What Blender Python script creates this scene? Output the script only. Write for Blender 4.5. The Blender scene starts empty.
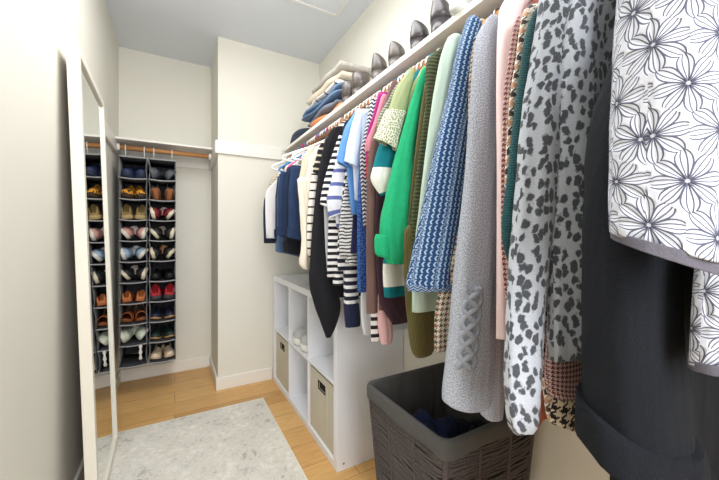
import bpy, bmesh, math, random
from math import sin, cos, tan, atan, atan2, pi, radians, sqrt
from mathutils import Vector, Matrix
random.seed(7)
S = bpy.context.scene
COL = S.collection

# ------------------------------------------------------------------ camera
CAMH, FPX, YAW, HORIZ = 1.07, 328.0, radians(29.4), 235.0
cam = bpy.data.objects.new('camera', bpy.data.cameras.new('camera'))
COL.objects.link(cam)
cam.location = (0, 0, CAMH)
cam.rotation_euler = (pi/2, 0, -YAW)
cam.data.sensor_width = 36
cam.data.lens = 36*FPX/719
cam.data.shift_y = (HORIZ-240)/719
cam.data.clip_start = 0.01
S.camera = cam

# ------------------------------------------------------------------ light
S.view_settings.view_transform = 'Standard'
S.view_settings.look = 'None'
S.view_settings.gamma = 1
S.view_settings.use_curve_mapping = False
S.view_settings.exposure = 0.43
w = bpy.data.worlds.new('world'); S.world = w; w.use_nodes = True
w.node_tree.nodes['Background'].inputs[0].default_value = (1, .97, .93, 1)
w.node_tree.nodes['Background'].inputs[1].default_value = 0.6

def area(name, loc, rot, sx, sy, power, col):
    l = bpy.data.lights.new(name, 'AREA'); l.shape = 'RECTANGLE'
    l.size, l.size_y, l.energy, l.color = sx, sy, power, col
    o = bpy.data.objects.new(name, l); COL.objects.link(o)
    o.location = loc; o.rotation_euler = rot
    return o
lp = bpy.data.lights.new('ceiling_lamp_light', 'POINT'); lp.energy = 3; lp.shadow_soft_size = .17; lp.color = (1, .988, .975)
lo = bpy.data.objects.new('ceiling_lamp_light', lp); COL.objects.link(lo); lo.location = (.12, 1.4, 2.10)
area('ceiling_fill_light', (.24, .98, 2.38), (0, 0, 0), .5, 1.6, 15.5, (1, .988, .975))  # added soft fill, no real fixture: evens out floor and lower walls
area('doorway_light', (.12, -1.15, 1.45), (radians(84), 0, 0), 1.0, 1.3, 31, (1, .99, .985))

# ------------------------------------------------------------------ node helpers
class N:
    """arithmetic on shader sockets"""
    def __init__(s, nt, sock): s.nt, s.k = nt, sock
    def _op(s, op, o=None, o2=None):
        n = s.nt.nodes.new('ShaderNodeMath'); n.operation = op
        s.nt.links.new(s.k, n.inputs[0])
        for i, v in ((1, o), (2, o2)):
            if v is None: continue
            if isinstance(v, N): s.nt.links.new(v.k, n.inputs[i])
            else: n.inputs[i].default_value = v
        return N(s.nt, n.outputs[0])
    def __add__(s, o): return s._op('ADD', o)
    def __sub__(s, o): return s._op('SUBTRACT', o)
    def __mul__(s, o): return s._op('MULTIPLY', o)
    def __truediv__(s, o): return s._op('DIVIDE', o)
    def __pow__(s, o): return s._op('POWER', o)
    def lt(s, o): return s._op('LESS_THAN', o)
    def gt(s, o): return s._op('GREATER_THAN', o)
    def abs(s): return s._op('ABSOLUTE')
    def sin(s): return s._op('SINE')
    def cos(s): return s._op('COSINE')
    def fl(s): return s._op('FLOOR')
    def fr(s): return s._op('FRACT')
    def mod(s, o): return s._op('FLOORED_MODULO', o)
    def sqrt(s): return s._op('SQRT')
    def max(s, o): return s._op('MAXIMUM', o)
    def min(s, o): return s._op('MINIMUM', o)
    def atan2(s, o): return s._op('ARCTAN2', o)
    def sel(s, a, b): return b + (a - b)*s       # s ? a : b
    def inv(s): return (s*-1.0)+1.0

def srgb(c):
    f = lambda v: v/12.92 if v <= .04045 else ((v+.055)/1.055)**2.4
    return (f(c[0]/255), f(c[1]/255), f(c[2]/255), 1)

class M:
    """one material; pattern functions return colour sockets"""
    def __init__(s, name, rough=.85, uvs=True):
        s.uvs = uvs; s.m = bpy.data.materials.new(name); s.m.use_nodes = True
        s.nt = s.m.node_tree
        s.b = s.nt.nodes['Principled BSDF']
        s.b.inputs['Roughness'].default_value = rough
        s.b.inputs['Specular IOR Level'].default_value = .3
        tc = s.nt.nodes.new('ShaderNodeTexCoord')
        s.vec = tc.outputs['UV'] if uvs else tc.outputs['Object']
        sp = s.nt.nodes.new('ShaderNodeSeparateXYZ'); s.nt.links.new(s.vec, sp.inputs[0])
        s.u, s.v, s.w = (N(s.nt, o) for o in sp.outputs)
    def col(s, c):
        if isinstance(c, (tuple, list)):
            n = s.nt.nodes.new('ShaderNodeRGB'); n.outputs[0].default_value = srgb(c); return n.outputs[0]
        return c
    def mix(s, f, a, b):     # f ? b : a
        n = s.nt.nodes.new('ShaderNodeMix'); n.data_type = 'RGBA'
        if isinstance(f, N): s.nt.links.new(f.k, n.inputs[0])
        else: n.inputs[0].default_value = f
        s.nt.links.new(s.col(a), n.inputs[6]); s.nt.links.new(s.col(b), n.inputs[7])
        return n.outputs[2]
    def noise(s, scale, detail=3, stretch=None, off=0):
        v = s.vec
        if stretch or off:
            mp = s.nt.nodes.new('ShaderNodeMapping'); s.nt.links.new(v, mp.inputs[0])
            mp.inputs['Scale'].default_value = stretch or (1, 1, 1); mp.inputs['Location'].default_value = (off, off, off); v = mp.outputs[0]
        n = s.nt.nodes.new('ShaderNodeTexNoise'); n.inputs['Scale'].default_value = scale
        n.inputs['Detail'].default_value = detail; s.nt.links.new(v, n.inputs['Vector'])
        return N(s.nt, n.outputs[0])
    def comb(s, x, y):
        c = s.nt.nodes.new('ShaderNodeCombineXYZ')
        s.nt.links.new(x.k, c.inputs[0]); s.nt.links.new(y.k, c.inputs[1]); return c.outputs[0]
    def voro(s, vec, feature='F1', rnd=1.0):
        n = s.nt.nodes.new('ShaderNodeTexVoronoi'); n.feature = feature; n.voronoi_dimensions = '2D'; n.inputs['Scale'].default_value = 1
        n.inputs['Randomness'].default_value = rnd
        s.nt.links.new(vec, n.inputs['Vector']); return N(s.nt, n.outputs['Distance'])
    def bump(s, h, strength=.3, dist=.002):
        n = s.nt.nodes.new('ShaderNodeBump'); n.inputs['Strength'].default_value = strength
        n.inputs['Distance'].default_value = dist
        if s.uvs:      # soft hanging folds under the weave
            big = s.noise(1, 2, (26, 4.5, 1), .7)
            n.inputs['Strength'].default_value = .9; n.inputs['Distance'].default_value = 1
            h = h*(strength*dist)+big*.011
        s.nt.links.new(h.k, n.inputs['Height']); s.nt.links.new(n.outputs[0], s.b.inputs['Normal'])
    def out(s, c, sheen=0):
        s.nt.links.new(s.col(c), s.b.inputs['Base Color'])
        if sheen: s.b.inputs['Sheen Weight'].default_value = sheen
        return s.m

def plain(name, c, rough=.6, metal=0, spec=.3):
    k = M(name, rough); k.b.inputs['Metallic'].default_value = metal
    k.b.inputs['Specular IOR Level'].default_value = spec
    return k.out(c)
def fabric(name, c, var=.16, scale=500, bump=.4, rough=.9, sheen=.04):
    k = M(name, rough)
    n = k.noise(scale, 3); d = tuple(v*(1-var) for v in c); l = tuple(min(255, v*(1+var)) for v in c)
    k.bump(n, bump, .0015)
    return k.out(k.mix(n, d, l), sheen)
def knit(name, c, c2, per=.006, axis='v', var=.5, rough=.9):
    k = M(name, rough); a = k.v if axis == 'v' else k.u
    s_ = ((a*(2*pi/per)).sin()*.5+.5); n = k.noise(350, 3)
    h = s_*.7+n*.5
    k.bump(h, .6, .003); return k.out(k.mix(h*1.0-.1, c2, c), .1)
def heather(name, c, c2, scale=420, rough=.95, sheen=.08):
    k = M(name, rough); n = k.noise(scale, 2); m = ((n-.5)*4+.5).max(0).min(1)
    k.bump(n, .5, .002); return k.out(k.mix(m, c2, c), sheen)
def stripes(name, c1, c2, per=.03, duty=.5, wob=0.0, rough=.85, phase=0, c3=None):
    k = M(name, rough); v = k.v+phase
    if wob: v = v+(k.noise(30, 2)-.5)*wob
    f = (v/per).fr().lt(duty); n = k.noise(500, 2); k.bump(n, .3, .001)
    c = k.mix(f, c1, c2)
    return k.out(c, .05)
def houndstooth(name, c1, c2, per=.02, c3=None, rough=.9):
    k = M(name, rough); i = (k.u*(8/per)).fl(); j = (k.v*(8/per)).fl()
    over = (i-j).mod(4).lt(2); wi = i.mod(8).lt(4); we = j.mod(8).lt(4)
    f = over.sel(wi, we); base = c2
    if c3:
        alt = ((k.v*(1/per)).fl()+(k.u*(1/per)).fl()).mod(2).lt(1); base = k.mix(alt, c2, c3)
    k.bump(k.noise(400, 2), .4, .0015); return k.out(k.mix(f, c1, base), .1)
def leopard(name, c1, c2):
    k = M(name, .95); n1 = k.noise(55, 2); n2 = k.noise(55, 2, off=5.3)
    x = k.u/.0128+(n1-.5)*1.3; y = k.v/.0200+(n2-.5)*1.1
    d = k.voro(k.comb(x, y), rnd=.8)
    e = d+(k.noise(300, 3)-.5)*.22+(k.noise(95, 1, off=2)-.5)*.30
    f = ((e*-1.0+.43)*8).max(0).min(1); h = k.noise(450, 3)
    k.bump(h, .6, .003)
    k2 = k.mix(h, tuple(v*.9 for v in c1), tuple(min(255, v*1.1) for v in c1))
    return k.out(k.mix(f*.9, k2, k.mix(h, tuple(v*.75 for v in c2), tuple(v*1.25 for v in c2))), .2)
def floral(name, c1, c2, s=.045):
    k = M(name, .9); wn = (k.noise(22, 1)-.5)*.10; wn2 = (k.noise(22, 1, off=3)-.5)*.10
    x = k.u/s+wn; y = k.v/s+wn2
    ax = x.mod(1.0)-.5; ay = y.mod(1.7320508)-.8660254
    bx = (x+.5).mod(1.0)-.5; by = (y+.8660254).mod(1.7320508)-.8660254
    da = ax*ax+ay*ay; db = bx*bx+by*by; t = da.lt(db)
    gx = t.sel(ax, bx); gy = t.sel(ay, by); r = (gx*gx+gy*gy).sqrt()
    th = gy.atan2(gx)+.26
    w6 = (th*(8/(2*pi))).fr()-.5            # eight petals round the centre
    # pointed oval petal: half angle shrinks towards both ends
    lens = r*.395*((((r/.575).min(1.0))**4.0).inv())      # half width at radius r
    off = (w6*(2*pi/8)).abs()*r                  # distance from the petal axis
    f = None
    for m_, wd in ((1.0, .0145), (.36, .0105)):
        l = (off-lens*m_).abs().lt(wd)*r.lt(.57)
        f = l if f is None else f.max(l)
    f = f*r.gt(.045)
    ring = (r-.05).abs().lt(.014)
    f = f.max(ring)
    k.bump((off/lens.max(.02)).min(1.5)*-.8+k.noise(120, 3)*.5, .5, .004)
    base = k.mix(k.noise(160, 3), c1, tuple(v*.9 for v in c1))
    return k.out(k.mix(f*.88, base, c2))
def crescents(name, c1, c2, p=.0125, q=.013):
    k = M(name, .9); jj = (k.v/q).fl()
    fx = (k.u/p+jj*.5*0).fr(); fy = (k.v/q).fr()
    a = ((fx-.3)-((fy-.5).abs()*.75)).abs().lt(.17)*(fy-.5).abs().lt(.40)
    n = k.noise(300, 3); k.bump(a*.8+n*.5, .7, .004)
    band = ((k.u/.052).fr()-.5).abs().lt(.10)
    b2 = (k.noise(400, 2)).gt(.52)
    return k.out(k.mix((a*.85).max(band*b2*.6), k.mix(n, c1, tuple(v*.7 for v in c1)), c2), .1)
def lace(name, c1, c2, sc=.006):
    k = M(name, .9); d = k.voro(k.comb(k.u/sc, k.v/sc), rnd=.6)
    f = ((d-.28)*8).max(0).min(1); k.bump(d, .6, .002); return k.out(k.mix(f, c1, c2))
def zigzag(name, c1, c2, per=.012):
    k = M(name, .9); z = ((k.u/.016).fr()-.5).abs()*.012
    f = ((k.v+z)/per).fr().lt(.5); return k.out(k.mix(f, c1, c2))
def denim(name, c):
    k = M(name, .9); n = k.noise(700, 2, (1, .25, 1)); n2 = k.noise(14, 3)
    k.bump(n, .4, .001)
    return k.out(k.mix((n*.7+n2*.5)-.15, tuple(v*.72 for v in c), tuple(min(255, v*1.3+5) for v in c)))

# ------------------------------------------------------------------ mesh helpers
def obj(name, verts, faces, mat, parent=None, uv=None, smooth=True, bevel=0):
    me = bpy.data.meshes.new(name); me.from_pydata(verts, [], faces); me.update()
    if uv:
        ul = me.uv_layers.new(name='UVMap')
        for p in me.polygons:
            for li, vi in zip(p.loop_indices, range(len(p.vertices))):
                ul.data[li].uv = uv[p.index][vi]
    if smooth:
        for p in me.polygons: p.use_smooth = True
    mats = mat if isinstance(mat, list) else [mat]
    for m_ in mats: me.materials.append(m_)
    o = bpy.data.objects.new(name, me); COL.objects.link(o)
    if parent: o.parent = parent
    if bevel:
        b = o.modifiers.new('bevel', 'BEVEL'); b.width = bevel; b.segments = 2; b.limit_method = 'ANGLE'
    return o
def thing(name, label, cat, loc=(0, 0, 0), rot=(0, 0, 0), group=None):
    o = bpy.data.objects.new(name, None); COL.objects.link(o); o.empty_display_size = .05
    o.location = loc; o.rotation_euler = rot
    return tag(o, label, cat, group)
def tag(o, label=None, cat=None, group=None, kind=None):
    if label: o['label'] = label
    if cat: o['category'] = cat
    if group: o['group'] = group
    if kind: o['kind'] = kind
    return o

class MB:
    """collects geometry for one mesh object"""
    def __init__(s): s.v, s.f, s.uv = [], [], []
    def box(s, x0, y0, z0, x1, y1, z1, R=None):
        b = len(s.v)
        for z in (z0, z1):
            for x, y in ((x0, y0), (x1, y0), (x1, y1), (x0, y1)):
                p = Vector((x, y, z)); s.v.append(tuple(R @ p if R else p))
        for q in ((3, 2, 1, 0), (4, 5, 6, 7), (0, 1, 5, 4), (1, 2, 6, 5), (2, 3, 7, 6), (3, 0, 4, 7)):
            s.f.append([b+i for i in q])
            # planar uv in metres
            P = [Vector(s.v[b+i]) for i in q]; nrm = (P[1]-P[0]).cross(P[2]-P[1])
            ax = max(range(3), key=lambda i: abs(nrm[i]))
            s.uv.append([((p.y, p.z), (p.x, p.z), (p.x, p.y))[ax] for p in P])
        return s
    def loft(s, rings, cap0=True, cap1=True, closed=True, vs=None, u0=0):
        n = len(rings[0]); b = len(s.v)
        us = []
        for r in rings:
            c = [u0]
            for i in range(n): c.append(c[-1]+(Vector(r[(i+1) % n])-Vector(r[i])).length)
            us.append(c); s.v.extend(tuple(p) for p in r)
        if vs is None:
            vs = [0.0]
            for a, c in zip(rings, rings[1:]):
                vs.append(vs[-1]+sum((Vector(p)-Vector(q)).length for p, q in zip(a, c))/n)
        m = n if closed else n-1
        for j in range(len(rings)-1):
            for i in range(m):
                k = (i+1) % n
                s.f.append([b+j*n+i, b+j*n+k, b+(j+1)*n+k, b+(j+1)*n+i])
                s.uv.append([(us[j][i], vs[j]), (us[j][i+1], vs[j]), (us[j+1][i+1], vs[j+1]), (us[j+1][i], vs[j+1])])
        if closed:
            for cap, j in ((cap0, 0), (cap1, len(rings)-1)):
                if not cap: continue
                idx = [b+j*n+i for i in range(n)]
                if j == 0: idx.reverse()
                s.f.append(idx); s.uv.append([(s.v[i][0], s.v[i][1]) for i in idx])
        return s
    def tube(s, pts, r, n=8, caps=True, closed=False):
        pts = [Vector(p) for p in pts]; rr = r if isinstance(r, (list, tuple)) else [r]*len(pts)
        T = []
        for i in range(len(pts)):
            a = pts[i-1] if (i or closed) else pts[0]; c = pts[(i+1) % len(pts)] if (i < len(pts)-1 or closed) else pts[-1]
            T.append((c-a).normalized())
        up = Vector((0, 0, 1)) if abs(T[0].z) < .9 else Vector((1, 0, 0))
        u = (up-T[0]*up.dot(T[0])).normalized(); rings = []
        for p, t, q in zip(pts, T, rr):
            u = (u-t*u.dot(t))
            u = u.normalized() if u.length > 1e-6 else t.orthogonal().normalized()
            v = t.cross(u)
            rings.append([p+(u*cos(2*pi*i/n)+v*sin(2*pi*i/n))*q for i in range(n)])
        if closed: rings.append(rings[0])
        return s.loft(rings, caps and not closed, caps and not closed)
    def build(s, name, mat, parent=None, smooth=True, bevel=0):
        return obj(name, s.v, s.f, mat, parent, s.uv, smooth, bevel)
def box(name, a, b, mat, parent=None, bevel=.002):
    return MB().box(*a, *b).build(name, mat, parent, False, bevel)
def ell(cx, cy, z, a, b, n=24, p=1.0):
    f = lambda c: (abs(c)**p)*(1 if c >= 0 else -1)
    return [Vector((cx+a*f(cos(2*pi*i/n)), cy+b*f(sin(2*pi*i/n)), z)) for i in range(n)]
def cat(P, t):
    """Catmull-Rom through tuples P at t in 0..len-1"""
    n = len(P); i = min(int(t), n-2); f = t-i
    p0, p1, p2, p3 = P[max(i-1, 0)], P[i], P[i+1], P[min(i+2, n-1)]
    return tuple(.5*((2*b)+(c-a)*f+(2*a-5*b+4*c-d)*f*f+(3*b-a-3*c+d)*f**3) for a, b, c, d in zip(p0, p1, p2, p3))

# ------------------------------------------------------------------ setting
XL, XR, YB, YC, XC, ZC = -.354, 1.012, 2.935, 2.45, .26, 2.44
YF = -.6
def wallmat(name, c):
    k = M(name, .8, uvs=False); n = k.noise(180, 3); k.bump(n, .12, .001)
    return k.out(k.mix(k.noise(3, 2), c, tuple(v*.985 for v in c)))
m_wall = wallmat('cream_paint', (231, 229, 219))
m_ceil = wallmat('ceiling_paint', (221, 226, 233))
m_white = plain('white_semigloss', (238, 236, 230), .4)
def struct(name, a, b, m, bevel=0):
    return tag(box(name, a, b, m, None, bevel), kind='structure')
k = M('oak_floor', .38, uvs=False)
br = k.nt.nodes.new('ShaderNodeTexBrick'); k.nt.links.new(k.vec, br.inputs['Vector'])
for i, v in (('Scale', 1), ('Mortar Size', .0012), ('Brick Width', 1.15), ('Row Height', .16), ('Bias', 0)): br.inputs[i].default_value = v
br.offset = .37
for i, c in (('Color1', (230, 186, 122)), ('Color2', (200, 152, 92)), ('Mortar', (120, 86, 50))): br.inputs[i].default_value = srgb(c)
g = k.noise(9, 5, (1.2, 9, 1)); g2 = k.noise(4, 3)
k.bump(g, .08, .001)
cc = k.mix((g-.35)*.9, br.outputs[0], (150, 104, 58)); cc = k.mix((g2-.45)*.7, cc, (226, 186, 128))
m_floor = k.out(cc)
struct('floor', (XL-.1, YF-.1, -.1), (XR+.1, YB+.1, 0), m_floor)
struct('ceiling', (XL-.1, YF-.1, ZC), (XR+.1, YB+.1, ZC+.1), m_ceil)
struct('wall_left', (XL-.1, YF-.1, 0), (XL, YB+.1, ZC), m_wall)
struct('wall_right', (XR, YF-.1, 0), (XR+.1, YB+.1, ZC), m_wall)
struct('wall_back', (XL, YB, 0), (XR, YB+.1, ZC), m_wall)
struct('wall_column', (XC, YC, 0), (XR, YB, ZC), m_wall)
mb = MB().box(XL, YF-.1, 0, -.28, YF, ZC).box(.52, YF-.1, 0, XR, YF, ZC).box(-.28, YF-.1, 2.05, .52, YF, ZC)
tag(mb.build('wall_front', m_wall, None, False), kind='structure')
# door casing of the opening behind the viewer
mb = MB().box(-.34, YF, 0, -.28, YF+.018, 2.11).box(.52, YF, 0, .58, YF+.018, 2.11).box(-.28, YF, 2.05, .52, YF+.018, 2.11)
tag(mb.build('door_1', m_white, None, False, .004), kind='structure')
bh, bt = .088, .013
struct('baseboard_back', (XL, YB-bt, 0), (XC, YB, bh), m_white, .004)
struct('baseboard_left', (XL, YF+.02, 0), (XL+bt, YB-bt, bh), m_white, .004)
struct('baseboard_column', (XC-bt, YC-bt, 0), (.63, YC, bh), m_white, .004)
struct('baseboard_return', (XC-bt, YC, 0), (XC, YB-bt, bh), m_white, .004)
struct('baseboard_right', (XR-bt, YF+.02, 0), (XR, 1.325, bh), m_white, .004)
struct('trim_1', (XC-.019, YC-.019, 1.632), (.70, YC, 1.722), m_white, .003)     # cleat board on the column face
struct('trim_2', (XL, 2.2, 1.63), (XL+.017, YB, 1.712), m_white, .002)            # cleat on the left wall
struct('trim_3', (XL+.017, YB-.018, 1.60), (XC, YB, 1.694), m_white, .002)        # cleat on the back wall
# rounded end of the cleat under the back shelf
mb = MB(); rs = []
for x in (XC-.019, XC):
    rs.append([Vector((x, y, z)) for y, z in ((YC+.0, 1.722), (YC+.0, 1.632), (YC+.18, 1.60), (YB-.02, 1.60), (YB-.02, 1.695), (2.62, 1.695), (2.62, 1.722))])
mb.loft(rs); tag(mb.build('trim_4', m_white, None, False, .002), kind='structure')

# attic hatch on the ceiling
h = thing('attic_hatch', 'flat white attic hatch with thin trim in the ceiling', 'hatch', (.58, 1.55, ZC))
box('panel', (-.285, -.285, -.008), (.285, .285, -.001), m_ceil, h, .002)
mb = MB().box(-.30, -.30, -.014, .30, -.285, -.001).box(-.30, .285, -.014, .30, .30, -.001).box(-.30, -.285, -.014, -.285, .285, -.001).box(.285, -.285, -.014, .30, .285, -.001)
mb.build('frame', plain('hatch_trim', (228, 228, 226), .5), h, False)

# back shelf and its wooden rod
k = M('rod_wood', .45, uvs=False); g = k.noise(20, 4, (.3, 6, 6))
m_rod = k.out(k.mix(g, (206, 152, 100), (166, 112, 66)))
k = M('hanger_wood', .35, uvs=False); g = k.noise(20, 4, (2, 20, 20)); m_hw = k.out(k.mix(g, (206, 132, 66), (160, 92, 40)))
s_ = box('wall_shelf', (XL+.001, 2.64, 1.700), (XC-.001, YB-.001, 1.714), m_white, None, .002)
tag(s_, 'white shelf board across the back wall above the shoe organizers', 'shelf')
RBY, RBZ = 2.715, 1.662
r = thing('closet_rod', 'brown wooden closet rod under the back shelf', 'closet rod', (0, RBY, RBZ))
MB().tube([(XL+.03, 0, 0), (XC-.035, 0, 0)], .0165, 14).build('rod', m_rod, r)
for x0, x1 in ((XL+.0175, XL+.032), (XC-.037, XC-.0195)):
    MB().tube([(x0, 0, 0), (x1, 0, 0)], .026, 16).build('socket', m_white, r)

# long shelf over the hanging clothes and its rod
RX, RZ = .745, 1.645
s_ = box('wall_shelf', (.713, YF+.02, 1.693), (XR-.001, YC-.0205, 1.714), m_white, None, .002)
tag(s_, 'long white shelf along the right wall holding shoes and folded clothes', 'shelf')
r = thing('closet_rod', 'long wooden closet rod carrying the hanging clothes below the right shelf', 'closet rod', (RX, 0, RZ))
MB().tube([(0, YF+.03, 0), (0, YC-.03, 0)], .0155, 14).build('rod', m_rod, r)
for y0, y1 in ((YF+.021, YF+.035), (YC-.035, YC-.021)):
    MB().tube([(0, y0, 0), (0, y1, 0)], .026, 16).build('socket', m_white, r)

# rug
k = M('rug_pile', .98, uvs=False)
n1 = k.noise(7, 6); n2 = k.noise(38, 5); n3 = k.noise(260, 2)
d = ((n1-.47)*5).max(0).min(1)*((n2-.48)*7).max(0).min(1)
orn = ((((k.u*26).sin()*(k.v*26).sin()).abs()-.35).abs().lt(.08))*((n2-.44)*6).max(0).min(1)
k.bump(n3+n2*.5, .5, .003)
c = k.mix(((n2-.5)*2.2+.5).max(0).min(1), (206, 202, 191), (238, 235, 227)); c = k.mix(d*.8, c, (140, 138, 132)); n4 = k.noise(95, 4); c = k.mix(((n4-.56)*6).max(0).min(1)*((n1-.38)*4).max(0).min(1)*.6, c, (136, 136, 132)); c = k.mix(orn*.12, c, (150, 150, 146))
m_rug = k.out(c, .1)
rg = thing('rug', 'pale grey distressed area rug lying on the wood floor', 'rug', (.1, 1.2, 0))
box('pile', (-.388, -.97, .001), (.396, .972, .009), m_rug, rg, .003)
mb = MB().box(-.397, -.98, .0008, -.388, .98, .0075).box(.396, -.98, .0008, .405, .98, .0075).box(-.388, .972, .0008, .396, .98, .0075).box(-.388, -.98, .0008, .396, -.97, .0075)
mb.build('bound_edge', fabric('rug_edge', (226, 222, 208)), rg, False, .002)

# ------------------------------------------------------------------ leaning mirror
MY0, MY1, MH = 1.50, 2.10, 1.735
ang = math.asin((.296-.238)/MH)
mr = thing('floor_mirror', 'tall cream framed mirror leaning against the left wall on the floor', 'mirror', (-.238, MY0, .0115), (0, -ang, radians(1.6)))
m_frame = plain('mirror_frame_paint', (232, 228, 216), .4)
L, F, T = MY1-MY0, .032, .036
mb = MB()
for a, b in (((-T, 0, 0), (0, F, MH)), ((-T, L-F, 0), (0, L, MH)), ((-T, F, 0), (0, L-F, F)), ((-T, F, MH-F), (0, L-F, MH))): mb.box(*a, *b)
mb.build('frame', m_frame, mr, False, .003)
km = M('mirror_silver', .01); km.b.inputs['Metallic'].default_value = 1; m_mir = km.out((238, 242, 240))
box('glass', (-.016, F-.004, F-.004), (-.010, L-F+.004, MH-F+.004), m_mir, mr, 0)
box('backing', (-.030, F-.004, F-.004), (-.0165, L-F+.004, MH-F+.004), plain('mirror_back', (120, 100, 80), .8), mr, 0)

# ------------------------------------------------------------------ cube storage unit
UX, U0, U1, UH = .635, 1.335, 2.428, .77
m_unit = plain('unit_white', (236, 238, 244), .35)
un = thing('cube_shelf_unit', 'low white cube storage unit standing along the right wall under the clothes', 'shelf unit', (UX, U0, 0))
DX, LY, tk, ti = XR-.003-UX, U1-U0, .036, .016
def ub(name, a, b): return box(name, a, b, m_unit, un, .0015)
ub('side_panel', (0, 0, 0), (DX, tk, UH-tk)); ub('side_panel', (0, LY-tk, 0), (DX, LY, UH-tk))
ub('top_panel', (0, 0, UH-tk), (DX, LY, UH)); ub('bottom_panel', (0, tk, .0), (DX, LY-tk, tk))
ub('back_panel', (DX-.006, tk, tk), (DX, LY-tk, UH-tk))
cw = (LY-2*tk-2*ti)/3; zm = (UH)/2
for i in (1, 2): ub('divider', (.002, tk+i*cw+(i-1)*ti, tk), (DX-.006, tk+i*(cw+ti), UH-tk))
for i in range(3):
    y = tk+i*(cw+ti); ub('shelf', (.002, y, zm-ti/2), (DX-.006, y+cw, zm+ti/2))
m_scr = plain('screw_steel', (110, 108, 104), .4, .8)
for px, pz in ((.035, .03), (DX-.04, .03)): MB().tube([(px, -.0005, pz), (px, .002, pz)], .0045, 12).build('screw_cap', m_scr, un, False)
m_bin = fabric('bin_fabric', (200, 193, 176), .08, 300)
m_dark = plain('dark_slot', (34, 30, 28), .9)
for idx, lab in ((0, 'beige fabric storage bin in the bottom cube nearest the laundry basket'), (2, 'beige fabric storage bin in the bottom cube beside the white baseboard')):
    y = U0+tk+idx*(cw+ti)
    b = thing('storage_bin', lab, 'storage bin', (UX, y, tk), group='fabric bins in the cube unit')
    mb = MB(); zt = zm-ti/2-tk-.018; x0, x1, a, c, t = .012, DX-.02, .006, cw-.006, .004
    yc = cw/2
    mb.box(x0, a, .002, x0+t, yc-.04, zt).box(x0, yc+.04, .002, x0+t, c, zt).box(x0, yc-.04, .002, x0+t, yc+.04, zt-.075).box(x0, yc-.04, zt-.042, x0+t, yc+.04, zt)
    mb.box(x1-t, a, .002, x1, c, zt).box(x0+t, a, .002, x1-t, a+t, zt).box(x0+t, c-t, .002, x1-t, c, zt).box(x0+t, a+t, .002, x1-t, c-t, .006)
    mb.build('body', m_bin, b, False)
    mb = MB().box(x0-.002, yc-.046, zt-.080, x0+.001, yc-.040, zt-.036).box(x0-.002, yc+.040, zt-.080, x0+.001, yc+.046, zt-.036)
    mb.box(x0-.002, yc-.04, zt-.080, x0+.001, yc+.04, zt-.075).box(x0-.002, yc-.04, zt-.042, x0+.001, yc+.04, zt-.036)
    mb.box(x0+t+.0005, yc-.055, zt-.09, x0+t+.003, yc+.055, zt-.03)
    mb.build('handle', m_dark, b, False)

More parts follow.
